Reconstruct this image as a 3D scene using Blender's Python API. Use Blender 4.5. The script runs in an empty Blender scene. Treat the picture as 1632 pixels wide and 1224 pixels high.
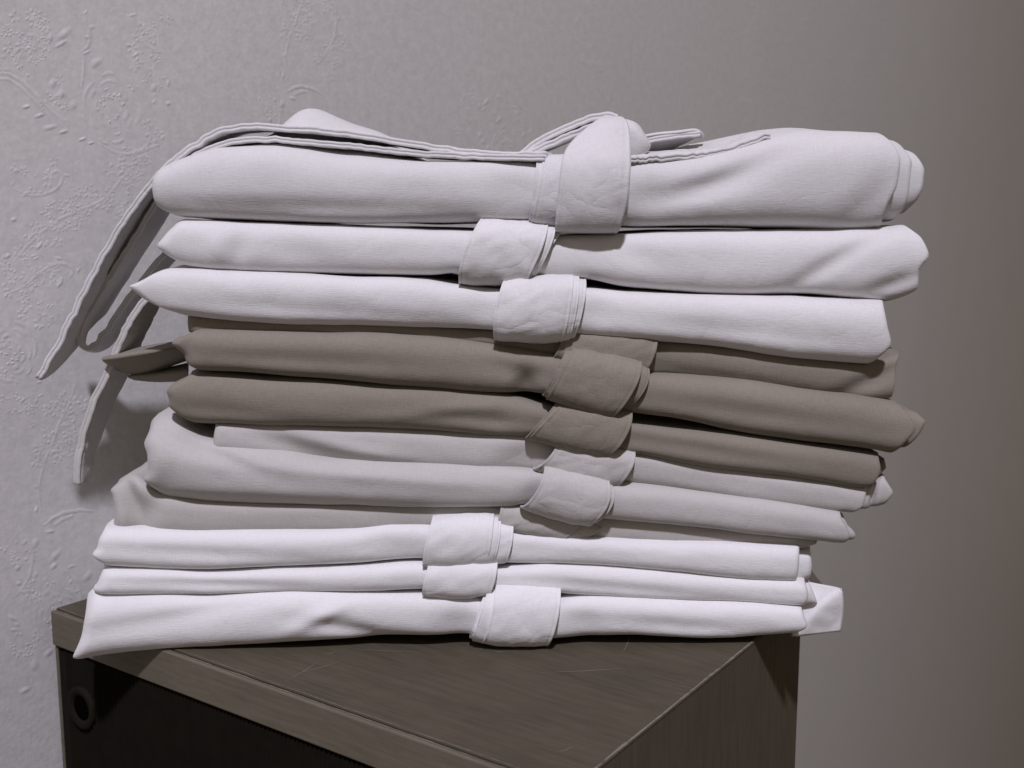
import bpy, math, random
import numpy as np
from mathutils import Vector, noise

# ------------------------------------------------------------------ camera, light, exposure
S = 0.60                      # metres per layout unit
EYE = 1.62                    # camera height in metres
F, CX, CY, YH = 1700.0, 816.0, 612.0, 365.0
TH = math.atan((CY - YH) / F)
sc = bpy.context.scene
C = sc.collection

cam_d = bpy.data.cameras.new('camera')
cam = bpy.data.objects.new('camera', cam_d); C.objects.link(cam)
cam.location = (0, 0, EYE)
cam.rotation_euler = (math.pi / 2 - TH, 0, 0)
cam_d.sensor_width = 36.0
cam_d.lens = 36.0 * F / 1632.0
cam_d.clip_start = 0.01; cam_d.clip_end = 100
cam_d.dof.use_dof = True
cam_d.dof.focus_distance = 0.66 * S
cam_d.dof.aperture_fstop = 16.0
sc.camera = cam

w = bpy.data.worlds.new('World'); sc.world = w; w.use_nodes = True
bg = w.node_tree.nodes['Background']
bg.inputs[0].default_value = (1.0, 0.855, 0.70, 1); bg.inputs[1].default_value = 0.172

lamp_d = bpy.data.lights.new('room_lamp', 'AREA'); lamp_d.shape = 'DISK'
lamp_d.size = 0.14; lamp_d.energy = 46.0; lamp_d.color = (0.945, 0.926, 1.085)
lamp = bpy.data.objects.new('room_lamp', lamp_d); C.objects.link(lamp)
lamp.location = (0.02 * S, -1.66 * S, EYE + 2.95 * S)
lamp.rotation_euler = (Vector((-0.08 * S, 0.68 * S, EYE - .1 * S)) - lamp.location).to_track_quat('-Z', 'Y').to_euler()

sc.view_settings.view_transform = 'Standard'
sc.view_settings.look = 'None'
sc.view_settings.exposure = 0.0
sc.view_settings.gamma = 1.0

# ------------------------------------------------------------------ helpers
def at(px, py, Y):
    """layout-space point (camera at the origin) seen at pixel px,py at depth Y"""
    px = np.asarray(px, float); py = np.asarray(py, float); Y = np.asarray(Y, float)
    a = (px - CX) / F; b = -(py - CY) / F
    ry = math.cos(TH) + b * math.sin(TH); rz = -math.sin(TH) + b * math.cos(TH)
    k = Y / ry
    return a * k, Y + 0 * k, rz * k

def proj(x, y, z):
    dep = y * math.cos(TH) - z * math.sin(TH)
    up = y * math.sin(TH) + z * math.cos(TH)
    return CX + F * x / dep, CY - F * up / dep

def pchip(pts):
    """monotone-ish smooth interpolation through pixel points, extrapolated flat-sloped"""
    p = sorted(pts); x = np.array([q[0] for q in p], float); y = np.array([q[1] for q in p], float)
    if len(x) == 1:
        return lambda t: np.zeros_like(np.asarray(t, float)) + y[0]
    h = np.diff(x); dl = np.diff(y) / h
    m = np.zeros(len(x)); m[0] = dl[0]; m[-1] = dl[-1]
    for i in range(1, len(x) - 1):
        if dl[i-1] * dl[i] > 0:
            w1 = 2*h[i] + h[i-1]; w2 = h[i] + 2*h[i-1]
            m[i] = (w1 + w2) / (w1 / dl[i-1] + w2 / dl[i])
    def f(t):
        t = np.asarray(t, float)
        tc = np.clip(t, x[0], x[-1])
        i = np.clip(np.searchsorted(x, tc) - 1, 0, len(x) - 2)
        s = (tc - x[i]) / h[i]
        return ((2*s**3 - 3*s**2 + 1) * y[i] + (s**3 - 2*s**2 + s) * h[i] * m[i]
                + (-2*s**3 + 3*s**2) * y[i+1] + (s**3 - s**2) * h[i] * m[i+1])
    return f

def empty(name, loc, rz=0.0):
    o = bpy.data.objects.new(name, None); C.objects.link(o)
    o.location = loc; o.rotation_euler = (0, 0, rz); o.empty_display_size = .02
    return o

def tag(o, label=None, cat=None, group=None, kind=None):
    if label: o['label'] = label
    if cat: o['category'] = cat
    if group: o['group'] = group
    if kind: o['kind'] = kind
    return o

def to_world(v):
    return np.asarray(v, float) * S + np.array([0, 0, EYE])

def mk(name, verts, faces, mat, parent=None, uv=None, smooth=True, local=False):
    """verts in layout units (or, if local, metres in the parent's frame)"""
    v = np.asarray(verts, float)
    if not local:
        v = to_world(v)
        if parent is not None:
            root = parent; off = np.array(root.location)
            while root.parent is not None:
                root = root.parent; off = off + np.array(root.location)
            v = v - off
    me = bpy.data.meshes.new(name)
    me.from_pydata(v.tolist(), [], faces)
    if uv is not None:
        ul = me.uv_layers.new(name='UVMap')
        idx = np.zeros(len(me.loops), dtype=np.int32); me.loops.foreach_get('vertex_index', idx)
        ul.data.foreach_set('uv', np.asarray(uv, np.float32)[idx].ravel())
    if smooth:
        me.polygons.foreach_set('use_smooth', [True] * len(me.polygons))
    me.materials.append(mat)
    me.validate(); me.update()
    o = bpy.data.objects.new(name, me); C.objects.link(o)
    if parent is not None: o.parent = parent
    return o

# ------------------------------------------------------------------ materials
def nodes(name):
    m = bpy.data.materials.new(name); m.use_nodes = True
    nt = m.node_tree; b = nt.nodes['Principled BSDF']
    return m, nt, b
def N(nt, t, **kw):
    n = nt.nodes.new(t)
    for k, v in kw.items():
        if k.startswith('i_'):
            n.inputs[k[2:].replace('_', ' ')].default_value = v
        else: setattr(n, k, v)
    return n

def linen(name, col, rough=.92, var=.10, crinkle=.10):
    m, nt, b = nodes(name); L = nt.links.new
    uv = N(nt, 'ShaderNodeUVMap'); uv.uv_map = 'UVMap'
    geo = N(nt, 'ShaderNodeTexCoord')
    outs = []
    for sx, sy in ((260, 2300), (2300, 260), (45, 1700), (1700, 60)):
        mp = N(nt, 'ShaderNodeMapping'); mp.inputs['Scale'].default_value = (sx, sy, 1)
        L(uv.outputs[0], mp.inputs[0])
        nz = N(nt, 'ShaderNodeTexNoise'); nz.inputs['Scale'].default_value = 1.0
        nz.inputs['Detail'].default_value = 3.0; L(mp.outputs[0], nz.inputs['Vector']); outs.append(nz.outputs[0])
    add = N(nt, 'ShaderNodeMath', operation='ADD'); L(outs[0], add.inputs[0]); L(outs[1], add.inputs[1])
    slub0 = N(nt, 'ShaderNodeMath', operation='ADD'); L(outs[2], slub0.inputs[0]); L(outs[3], slub0.inputs[1])
    iso = N(nt, 'ShaderNodeTexNoise'); iso.inputs['Scale'].default_value = 1500; iso.inputs['Detail'].default_value = 2; L(geo.outputs['Object'], iso.inputs['Vector'])
    slubm = N(nt, 'ShaderNodeMath', operation='MULTIPLY_ADD'); L(slub0.outputs[0], slubm.inputs[0]); slubm.inputs[1].default_value = .3
    slub = N(nt, 'ShaderNodeMath', operation='MULTIPLY_ADD'); L(iso.outputs[0], slub.inputs[0]); slub.inputs[1].default_value = 1.4; slub.inputs[2].default_value = 0
    L(slub.outputs[0], slubm.inputs[2]); slub = slubm
    # soft uneven tone, creases of pressing
    big = N(nt, 'ShaderNodeTexNoise'); big.inputs['Scale'].default_value = 22; big.inputs['Detail'].default_value = 4
    L(geo.outputs['Object'], big.inputs['Vector'])
    s2 = N(nt, 'ShaderNodeMath', operation='MULTIPLY_ADD'); mixs = N(nt, 'ShaderNodeMath', operation='ADD'); L(add.outputs[0], mixs.inputs[0]); L(slub.outputs[0], mixs.inputs[1]); L(mixs.outputs[0], s2.inputs[0]); s2.inputs[1].default_value = .55; L(big.outputs[0], s2.inputs[2])
    mr = N(nt, 'ShaderNodeMapRange'); L(s2.outputs[0], mr.inputs[0])
    mr.inputs[1].default_value = 1.15; mr.inputs[2].default_value = 2.05
    mr.inputs[3].default_value = 1 - var; mr.inputs[4].default_value = 1 + var
    mx = N(nt, 'ShaderNodeVectorMath', operation='SCALE'); mx.inputs[0].default_value = col[:3]; L(mr.outputs[0], mx.inputs['Scale'])
    L(mx.outputs[0], b.inputs['Base Color'])
    b.inputs['Roughness'].default_value = rough
    b.inputs['Specular IOR Level'].default_value = .15
    b.inputs['Sheen Weight'].default_value = .12
    b.inputs['Sheen Roughness'].default_value = .5
    bp = N(nt, 'ShaderNodeBump'); bp.inputs['Strength'].default_value = .28; bp.inputs['Distance'].default_value = .0004
    L(add.outputs[0], bp.inputs['Height'])
    wr = N(nt, 'ShaderNodeTexNoise'); wr.inputs['Scale'].default_value = 55; wr.inputs['Detail'].default_value = 2.5
    wr.inputs['Distortion'].default_value = .6
    L(geo.outputs['Object'], wr.inputs['Vector'])
    # pressed creases: thin soft ridges where the noise crosses its middle
    sb = N(nt, 'ShaderNodeMath', operation='SUBTRACT'); L(wr.outputs[0], sb.inputs[0]); sb.inputs[1].default_value = .5
    ab = N(nt, 'ShaderNodeMath', operation='ABSOLUTE'); L(sb.outputs[0], ab.inputs[0])
    pw = N(nt, 'ShaderNodeMath', operation='POWER'); L(ab.outputs[0], pw.inputs[0]); pw.inputs[1].default_value = .7
    bp2 = N(nt, 'ShaderNodeBump'); bp2.inputs['Strength'].default_value = crinkle; bp2.inputs['Distance'].default_value = .003
    L(pw.outputs[0], bp2.inputs['Height']); L(bp2.outputs[0], bp.inputs['Normal'])
    L(bp.outputs[0], b.inputs['Normal'])
    return m

M_TOP = linen('linen_offwhite', (.62, .60, .60), var=.08)
M_TOP2 = linen('linen_offwhite_clean', (.69, .67, .67), var=.07)
M_WHITE = linen('linen_white', (.765, .745, .75), var=.055)
M_TAUPE = linen('linen_taupe', (.245, .217, .178), var=.14)
M_GREIGE = linen('linen_greige', (.51, .487, .47), var=.09)
M_GREIGE2 = linen('linen_greige_deep', (.47, .445, .42), var=.09)

TIE = {}
for base, (col, var) in {M_TOP: ((.62, .60, .60), .09), M_TOP2: ((.68, .66, .66), .09), M_WHITE: ((.755, .735, .74), .07), M_TAUPE: ((.245, .217, .178), .16),
                         M_GREIGE: ((.51, .487, .47), .12), M_GREIGE2: ((.47, .445, .42), .12)}.items():
    TIE[base] = linen(base.name + '_strap', col, var=var, crinkle=.24)

def wall_mat():
    m, nt, b = nodes('wallpaper'); L = nt.links.new
    tc = N(nt, 'ShaderNodeTexCoord')
    n1 = N(nt, 'ShaderNodeTexNoise'); n1.inputs['Scale'].default_value = 420; n1.inputs['Detail'].default_value = 3
    L(tc.outputs['Object'], n1.inputs['Vector'])
    n2 = N(nt, 'ShaderNodeTexNoise'); n2.inputs['Scale'].default_value = 9; n2.inputs['Detail'].default_value = 3
    L(tc.outputs['Object'], n2.inputs['Vector'])
    a = N(nt, 'ShaderNodeMath', operation='MULTIPLY_ADD'); L(n1.outputs[0], a.inputs[0]); a.inputs[1].default_value = .8; n2s = N(nt, 'ShaderNodeMath', operation='MULTIPLY'); n2s.inputs[1].default_value = .35; L(n2.outputs[0], n2s.inputs[0]); L(n2s.outputs[0], a.inputs[2])
    mr = N(nt, 'ShaderNodeMapRange'); L(a.outputs[0], mr.inputs[0]); mr.inputs[1].default_value = .3; mr.inputs[2].default_value = 1.2
    mr.inputs[3].default_value = .92; mr.inputs[4].default_value = 1.08
    n5 = N(nt, 'ShaderNodeTexNoise'); n5.inputs['Scale'].default_value = 170; n5.inputs['Detail'].default_value = 4; n5.inputs['Roughness'].default_value = .75
    L(tc.outputs['Object'], n5.inputs['Vector'])
    mr5 = N(nt, 'ShaderNodeMapRange'); L(n5.outputs[0], mr5.inputs[0]); mr5.inputs[1].default_value = .3; mr5.inputs[2].default_value = .7
    mr5.inputs[3].default_value = .91; mr5.inputs[4].default_value = 1.09
    mm = N(nt, 'ShaderNodeMath', operation='MULTIPLY'); L(mr.outputs[0], mm.inputs[0]); L(mr5.outputs[0], mm.inputs[1])
    mx = N(nt, 'ShaderNodeVectorMath', operation='SCALE'); mx.inputs[0].default_value = (.66, .642, .628); L(mm.outputs[0], mx.inputs['Scale'])
    L(mx.outputs[0], b.inputs['Base Color'])
    b.inputs['Roughness'].default_value = .55; b.inputs['Specular IOR Level'].default_value = .35
    bp = N(nt, 'ShaderNodeBump'); bp.inputs['Strength'].default_value = .3; bp.inputs['Distance'].default_value = .0005
    L(n1.outputs[0], bp.inputs['Height'])
    n3 = N(nt, 'ShaderNodeTexNoise'); n3.inputs['Scale'].default_value = 110; n3.inputs['Detail'].default_value = 2
    L(tc.outputs['Object'], n3.inputs['Vector'])
    bp2 = N(nt, 'ShaderNodeBump'); bp2.inputs['Strength'].default_value = .05; bp2.inputs['Distance'].default_value = .002
    L(n3.outputs[0], bp2.inputs['Height']); L(bp2.outputs[0], bp.inputs['Normal'])
    L(bp.outputs[0], b.inputs['Normal'])
    return m
M_WALL = wall_mat()

def wood(name, col, scale=(6, 60, 60), rough=.5, var=.3, scratches=False):
    m, nt, b = nodes(name); L = nt.links.new
    tc = N(nt, 'ShaderNodeTexCoord')
    mp = N(nt, 'ShaderNodeMapping'); mp.inputs['Scale'].default_value = scale; L(tc.outputs['Object'], mp.inputs[0])
    n1 = N(nt, 'ShaderNodeTexNoise'); n1.inputs['Scale'].default_value = 1.6; n1.inputs['Detail'].default_value = 7; n1.inputs['Roughness'].default_value = .65
    n1.inputs['Distortion'].default_value = .25
    L(mp.outputs[0], n1.inputs['Vector'])
    n2 = N(nt, 'ShaderNodeTexNoise'); n2.inputs['Scale'].default_value = 26; n2.inputs['Detail'].default_value = 9; n2.inputs['Roughness'].default_value = .72
    L(tc.outputs['Object'], n2.inputs['Vector'])
    a = N(nt, 'ShaderNodeMath', operation='MULTIPLY_ADD'); L(n2.outputs[0], a.inputs[0]); a.inputs[1].default_value = .6; L(n1.outputs[0], a.inputs[2])
    mr = N(nt, 'ShaderNodeMapRange'); L(a.outputs[0], mr.inputs[0]); mr.inputs[1].default_value = .45; mr.inputs[2].default_value = 1.15
    mr.inputs[3].default_value = 1 - var; mr.inputs[4].default_value = 1 + var
    mx = N(nt, 'ShaderNodeVectorMath', operation='SCALE'); mx.inputs[0].default_value = col; L(mr.outputs[0], mx.inputs['Scale'])
    out = mx.outputs[0]
    # dust specks and worn spots
    vo = N(nt, 'ShaderNodeTexVoronoi'); vo.inputs['Scale'].default_value = 130; L(tc.outputs['Object'], vo.inputs['Vector'])
    lt = N(nt, 'ShaderNodeMath', operation='LESS_THAN'); L(vo.outputs['Distance'], lt.inputs[0]); lt.inputs[1].default_value = .035
    n4 = N(nt, 'ShaderNodeTexNoise'); n4.inputs['Scale'].default_value = 30; L(tc.outputs['Object'], n4.inputs['Vector'])
    gt = N(nt, 'ShaderNodeMath', operation='GREATER_THAN'); L(n4.outputs[0], gt.inputs[0]); gt.inputs[1].default_value = .56
    mu = N(nt, 'ShaderNodeMath', operation='MULTIPLY'); L(lt.outputs[0], mu.inputs[0]); L(gt.outputs[0], mu.inputs[1])
    m2 = N(nt, 'ShaderNodeMath', operation='MULTIPLY'); L(mu.outputs[0], m2.inputs[0]); m2.inputs[1].default_value = .45
    mix = N(nt, 'ShaderNodeMix', data_type='RGBA'); L(m2.outputs[0], mix.inputs['Factor']); L(out, mix.inputs['A'])
    mix.inputs['B'].default_value = (.28, .26, .23, 1); out = mix.outputs['Result']
    L(out, b.inputs['Base Color'])
    b.inputs['Roughness'].default_value = rough; b.inputs['Specular IOR Level'].default_value = .14
    bp = N(nt, 'ShaderNodeBump'); bp.inputs['Strength'].default_value = .15; bp.inputs['Distance'].default_value = .0005
    L(n1.outputs[0], bp.inputs['Height']); L(bp.outputs[0], b.inputs['Normal'])
    return m
M_WTOP = wood('wood_top', (.082, .069, .048), (360, 26, 200), rough=.75, var=.30)
M_WEDGE = wood('wood_edging', (.140, .121, .088), (300, 26, 330), rough=.65, var=.26)
M_WSIDE = wood('wood_side', (.098, .083, .059), (330, 330, 24), rough=.7, var=.28)
M_SCR = wood('wood_scratch', (.19, .17, .135), rough=.65, var=.25)

def simple(name, col, rough=.7, spec=.2):
    m, nt, b = nodes(name); L = nt.links.new
    tc = N(nt, 'ShaderNodeTexCoord'); n1 = N(nt, 'ShaderNodeTexNoise'); n1.inputs['Scale'].default_value = 150
    L(tc.outputs['Object'], n1.inputs['Vector'])
    mr = N(nt, 'ShaderNodeMapRange'); L(n1.outputs[0], mr.inputs[0]); mr.inputs[3].default_value = .75; mr.inputs[4].default_value = 1.25
    mx = N(nt, 'ShaderNodeVectorMath', operation='SCALE'); mx.inputs[0].default_value = col; L(mr.outputs[0], mx.inputs['Scale'])
    L(mx.outputs[0], b.inputs['Base Color'])
    b.inputs['Roughness'].default_value = rough; b.inputs['Specular IOR Level'].default_value = spec
    return m
M_PANEL = simple('dark_panel', (.0105, .0088, .006), .7, .08)
M_RING = simple('dark_ring', (.012, .010, .0072), .7, .05)
M_HOLE = simple('hole_black', (.002, .002, .0015), .9, 0)
M_FLOOR = wood('floor_wood', (.16, .13, .10), (4, 30, 30))

# ------------------------------------------------------------------ the setting: wall, floor, cabinet
DD = np.array([0.57274, 0.81973, 0.0])           # along the wall, receding to the right
EE = np.array([-0.81973, 0.57274, 0.0])
NC = np.array([0.02483, 0.48442, -0.27])         # near top corner of the cabinet
LC = np.array([-0.33082, 0.73291, -0.27])
W0 = LC + EE * .012; W0[2] = 0
WN = -EE                                         # wall normal, into the room
WANG = math.atan2(DD[1], DD[0])

wall_root = np.array([W0[0] * S, W0[1] * S, 0])
def box(name, lo, hi, mat, parent, bevel=0.0, seg=2):
    (x0, y0, z0), (x1, y1, z1) = lo, hi
    v = [(x0,y0,z0),(x1,y0,z0),(x1,y1,z0),(x0,y1,z0),(x0,y0,z1),(x1,y0,z1),(x1,y1,z1),(x0,y1,z1)]
    f = [(0,3,2,1),(4,5,6,7),(0,1,5,4),(1,2,6,5),(2,3,7,6),(3,0,4,7)]
    o = mk(name, v, f, mat, parent, local=True, smooth=False)
    if bevel:
        b = o.modifiers.new('bevel', 'BEVEL'); b.width = bevel; b.segments = seg; b.limit_method = 'ANGLE'
    return o

# wall object: local x runs along the wall, local -y is the room side
wall = box('wall', (-1.2, 0, 0), (4.2, .12, 2.5), M_WALL, None)
wall.location = wall_root; wall.rotation_euler = (0, 0, WANG)
tag(wall, kind='structure')
floor = box('floor', (-2.5, -2.5, -.05), (4, 4.5, 0), M_FLOOR, None); tag(floor, kind='structure')

# embossed wallpaper pattern: low relief on the wall, one repeat measured, then repeated as wallpaper is
def px_wall(px, py):
    a = (px - CX) / F; b = -(py - CY) / F
    r = np.array([a, math.cos(TH) + b * math.sin(TH), -math.sin(TH) + b * math.cos(TH)])
    k = (W0 @ WN) / (r @ WN); p = r * k
    return float((p - W0) @ DD) * S, float(p[2]) * S + EYE
rv, rf = [], []
def relief_blob(px, py, ln, wd, ang, h):
    """leaf or dot: a low dome; sizes in pixels where it is seen, angle in degrees (image)"""
    ca, sa = math.cos(math.radians(ang)), math.sin(math.radians(ang))
    base = len(rv); n = 9
    t0, z0 = px_wall(px, py)
    rv.append((t0, -h, z0))
    for rr, hh in ((.4, .82), (.78, .34), (1.12, .04), (1.3, -.06)):
        for k in range(n):
            q = 2 * math.pi * k / n
            lx, ly = ln * .5 * rr * math.cos(q), wd * .5 * rr * math.sin(q)
            t, z = px_wall(px + lx * ca - ly * sa, py + lx * sa + ly * ca)
            rv.append((t, -h * hh, z))
    for k in range(n):
        k2 = (k + 1) % n
        rf.append((base, base + 1 + k2, base + 1 + k))
        for r in range(3):
            a0 = base + 1 + r * n
            rf.append((a0 + k, a0 + k2, a0 + n + k2, a0 + n + k))
def relief_ridge(pts, wd, h):
    P = np.array(pts, float)
    n = len(P); base = len(rv)
    for i in range(n):
        T = P[min(i+1, n-1)] - P[max(i-1, 0)]; T /= (np.linalg.norm(T) + 1e-9); Q = np.array([-T[1], T[0]])
        tp = math.sin(math.pi * (i + .4) / (n - .2)) ** .5
        for o_, hh in ((-.85, -.06), (-.42, .5), (0, 1), (.42, .5), (.85, -.06)):
            p = P[i] + Q * wd * o_ * (.35 + .65 * tp)
            t, z = px_wall(*p); rv.append((t, -h * (hh * tp if hh > 0 else hh), z))
    for i in range(n - 1):
        for j in range(4):
            a = base + i * 5 + j
            rf.append((a, a + 1, a + 6, a + 5))
def arc(cx, cy, R, a0, a1, wd, h, sx=.82):
    m = max(5, int(abs(a1 - a0) / 12))
    relief_ridge([(cx + sx * R * math.cos(math.radians(a0 + (a1 - a0) * i / m)),
                   cy + R * math.sin(math.radians(a0 + (a1 - a0) * i / m))) for i in range(m + 1)], wd, h)
rnd = random.Random(5)
HB = .00024
def rose(cx, cy, R, h=HB):
    for i, rr in enumerate((.34, .56, .78, 1.0)):
        a = rnd.uniform(0, 360); a_end = a + 330
        while a < a_end:
            ln = rnd.uniform(24, 52)
            # petals: short arcs with their own centres
            q = math.radians(a + ln / 2); o_ = R * rr * rnd.uniform(.4, .68)
            arc(cx + .82 * o_ * math.cos(q), cy + o_ * math.sin(q), R * rr - o_, a - ln * .35, a + ln * 1.35, rnd.uniform(3.5, 6.5), h * rnd.uniform(.25, .8))
            a += ln + rnd.uniform(4, 36)
    for k in range(18):
        q = rnd.uniform(0, 6.28); r = R * .45 * math.sqrt(rnd.random())
        relief_blob(cx + r * math.cos(q), cy + r * math.sin(q), rnd.uniform(4, 7), 4, rnd.uniform(0, 180), h)
def dots(cx, cy, rx, ry, n, h=HB):
    for k in range(int(n * .45)):          # small florets: petals round a centre
        q = rnd.uniform(0, 6.28); r = math.sqrt(rnd.random()); fx, fy = cx + rx * r * math.cos(q), cy + ry * r * math.sin(q)
        fr = rnd.uniform(4.5, 8); a0 = rnd.uniform(0, 72); m_ = rnd.choice((3, 4, 5))
        for t in range(m_):
            a = a0 + 72 * t
            relief_blob(fx + .8 * fr * math.cos(math.radians(a)), fy + fr * math.sin(math.radians(a)), fr * 1.1, fr * .75, a, h * rnd.uniform(.35, .75))
    for k in range(int(n * .3)):
        q = rnd.uniform(0, 6.28); r = math.sqrt(rnd.random())
        relief_blob(cx + rx * r * math.cos(q), cy + ry * r * math.sin(q), rnd.uniform(5, 12), rnd.uniform(4, 8), rnd.uniform(-80, 10), h * rnd.uniform(.3, .8))
def leaf(x, y, l, wd, a, h=HB):
    relief_blob(x, y, l, wd, a, h * 1.25)
def crom_px(P, n=18):
    P = np.array(P, float); m = len(P); Q = np.vstack([2*P[0] - P[1], P, 2*P[-1] - P[-2]]); out = []
    for t in np.linspace(0, m - 1 - 1e-9, n):
        i = int(t); s = t - i; a, b, c, d = Q[i], Q[i+1], Q[i+2], Q[i+3]
        out.append(.5 * (2*b + (c - a)*s + (2*a - 5*b + 4*c - d)*s*s + (3*b - a - 3*c + d)*s**3))
    return np.array(out)
def motif():
    rose(178, 172, 56); rose(18, 560, 48); rose(95, 985, 48)
    dots(48, 62, 44, 46, 46); dots(30, 95, 30, 30, 18); dots(100, 150, 40, 30, 16); dots(235, 110, 30, 60, 18); dots(60, 280, 50, 30, 16); dots(30, 620, 40, 40, 14); dots(210, 330, 30, 40, 16)
    for (x, y, l, wd, a) in ((102, 54, 30, 13, -38), (97, 70, 24, 8, -30), (80, 60, 9, 14, 0), (42, 170, 15, 7, -15), (63, 184, 18, 7, -18),
                             (80, 203, 24, 9, -14), (101, 210, 17, 7, -16), (131, 222, 15, 6, -20), (145, 228, 10, 5, -15), (84, 133, 12, 17, 20),
                             (98, 150, 12, 14, 10), (116, 168, 13, 17, 15), (153, 100, 26, 13, -35), (216, 87, 14, 7, -35), (205, 72, 8, 6, 0),
                             (245, 140, 10, 14, 20), (268, 133, 6, 12, 0), (268, 165, 8, 8, 0), (80, 847, 16, 7, -8), (88, 886, 28, 11, -48),
                             (86, 902, 16, 8, -50), (56, 866, 12, 18, 20), (140, 918, 24, 11, -50), (58, 812, 7, 13, 10), (78, 1040, 22, 10, -40),
                             (28, 905, 12, 9, -45), (30, 930, 10, 8, 0), (20, 985, 18, 8, 30), (55, 1060, 14, 20, 10), (40, 1100, 22, 9, -30),
                             (95, 452, 18, 8, -55), (62, 392, 16, 8, -50), (12, 408, 12, 8, -40), (22, 350, 10, 8, 0)):
        leaf(x, y, l, wd, a)
    relief_ridge([(-14, 118), (12, 117), (36, 130), (58, 152), (80, 176), (104, 194)], 5, HB * .8)
    relief_ridge([(-14, 126), (12, 126), (32, 138), (52, 158), (74, 182)], 4, HB * .6)
    relief_ridge([(70, 838), (84, 826), (102, 817), (130, 813), (150, 815)], 5, HB)
    relief_ridge([(86, 838), (100, 828), (116, 822)], 5, HB * .8)
    relief_ridge([(130, 140), (133, 118), (134, 96)], 4, HB * .7)
    for sc_ in ([(150, 225), (190, 245), (225, 240), (240, 220), (232, 206)], [(20, 300), (50, 312), (84, 305), (100, 286), (92, 272), (78, 276)], [(215, 262), (190, 290), (165, 318), (130, 334), (90, 352), (50, 385), (20, 420)],
                [(10, 470), (40, 455), (70, 430), (100, 420), (116, 432), (108, 446)], [(120, 610), (112, 640), (96, 672), (84, 705), (70, 740), (62, 780), (66, 815)], [(160, 610), (178, 640), (180, 680), (170, 716), (150, 750)],
                [(30, 640), (44, 668), (70, 690)], [(200, 20), (214, 50), (236, 74), (262, 84)], [(120, 20), (140, 44), (142, 70), (128, 84)], [(40, 850), (52, 880), (46, 920), (26, 950)], [(100, 905), (124, 930), (130, 965)]):
        relief_ridge([tuple(q) for q in crom_px(sc_)], 4.5, HB * .6)
        for q in crom_px(sc_)[2::4]:
            relief_blob(q[0] + rnd.uniform(-9, 9), q[1] + rnd.uniform(-9, 9), rnd.uniform(10, 18), rnd.uniform(5, 8), rnd.uniform(-70, 20), HB * .7)
    for a in ((228, 70, 26, 30, 14), (205, 262, 34, 30, 34), (150, 318, 40, 24, 36), (105, 345, 40, 26, 38), (70, 372, 34, 22, 26), (30, 440, 36, 44, 46),
              (85, 440, 22, 20, 14), (60, 500, 30, 24, 16), (110, 650, 26, 24, 30), (100, 700, 30, 26, 22), (75, 730, 24, 26, 18), (60, 655, 24, 18, 10),
              (160, 640, 26, 24, 14), (180, 720, 30, 30, 22), (150, 760, 26, 24, 14), (240, 215, 22, 20, 8), (245, 30, 26, 18, 8), (30, 880, 26, 26, 12), (60, 930, 30, 24, 12), (35, 1020, 26, 30, 14)):
        dots(*a)
motif()
RV = np.array(rv); nb = len(RV)
allv, allf = [], []
PER_T, PER_Z = .150, .395
for k in range(-1, 10):
    for j in (-1, 0, 1):
        off = len(allv) * nb
        q = RV.copy(); q[:, 0] += k * PER_T; q[:, 2] += j * PER_Z + (.5 * PER_Z if k % 2 else 0)
        if k % 2 == 0 or True:
            allv.append(q)
            o_ = (len(allv) - 1) * nb
            allf += [tuple(i + o_ for i in f) for f in rf]
rel = mk('embossed_pattern', np.vstack(allv), allf, M_WALL, wall, local=True)
tag(rel, kind='stuff')

# cabinet: local x along the right-hand side, local y along the dark front, origin at the near top corner
cab = empty('wooden_cabinet', (NC[0] * S, NC[1] * S, 0), WANG)
tag(cab, 'worn dark brown wooden cabinet with black inset front under the cloth stack', 'cabinet')
ZT = EYE + NC[2] * S
LX, LY = .3215 * S, .4339 * S
EH = .0262 * S
box('top_panel', (.0046 * S, -.0018, ZT - .0009), (LX, LY, ZT), M_WTOP, cab, .0003)
box('top_core', (.0046 * S, .0006, ZT - .017), (LX - .0001, LY - .0001, ZT - .00095), M_WSIDE, cab)
ed = box('front_edging', (0, .0014 * S, ZT - EH), (.0038 * S, LY, ZT - .0004), M_WEDGE, cab, .0006)
box('side_panel', (0, -.0016, .03), (LX, .0004, ZT - .00095), M_WSIDE, cab, .0002)
box('side_panel', (.001, LY - .003 * S, .03), (LX - .001, LY - .0001, ZT - EH - .0005), M_WEDGE, cab, .0004)
box('back_panel', (LX - .008, .002, .03), (LX - .0012, LY - .003, ZT - .018), M_WSIDE, cab)
box('base_plinth', (.006, .004, 0), (LX - .006, LY - .004, .0298), M_WSIDE, cab)
pan = box('front_panel', (.0016, .0025, .03), (.006, LY - .0032 * S, ZT - .018), M_PANEL, cab)
# fine upright ribs of the dark front cloth
v, f = [], []
y = .004
while y < LY - .006:
    b0 = len(v); x0 = .0008
    v += [(x0 + .0010, y - .0006, .035), (x0, y, .035), (x0 + .0010, y + .0006, .035), (x0 + .0010, y - .0006, ZT - EH - .0004), (x0, y, ZT - EH - .0004), (x0 + .0010, y + .0006, ZT - EH - .0004)]
    f += [(b0, b0 + 3, b0 + 4, b0 + 1), (b0 + 1, b0 + 4, b0 + 5, b0 + 2)]
    y += .0022
rb = mk('ribbing', v, f, M_PANEL, pan, local=True, smooth=False); tag(rb, kind='stuff')
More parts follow.
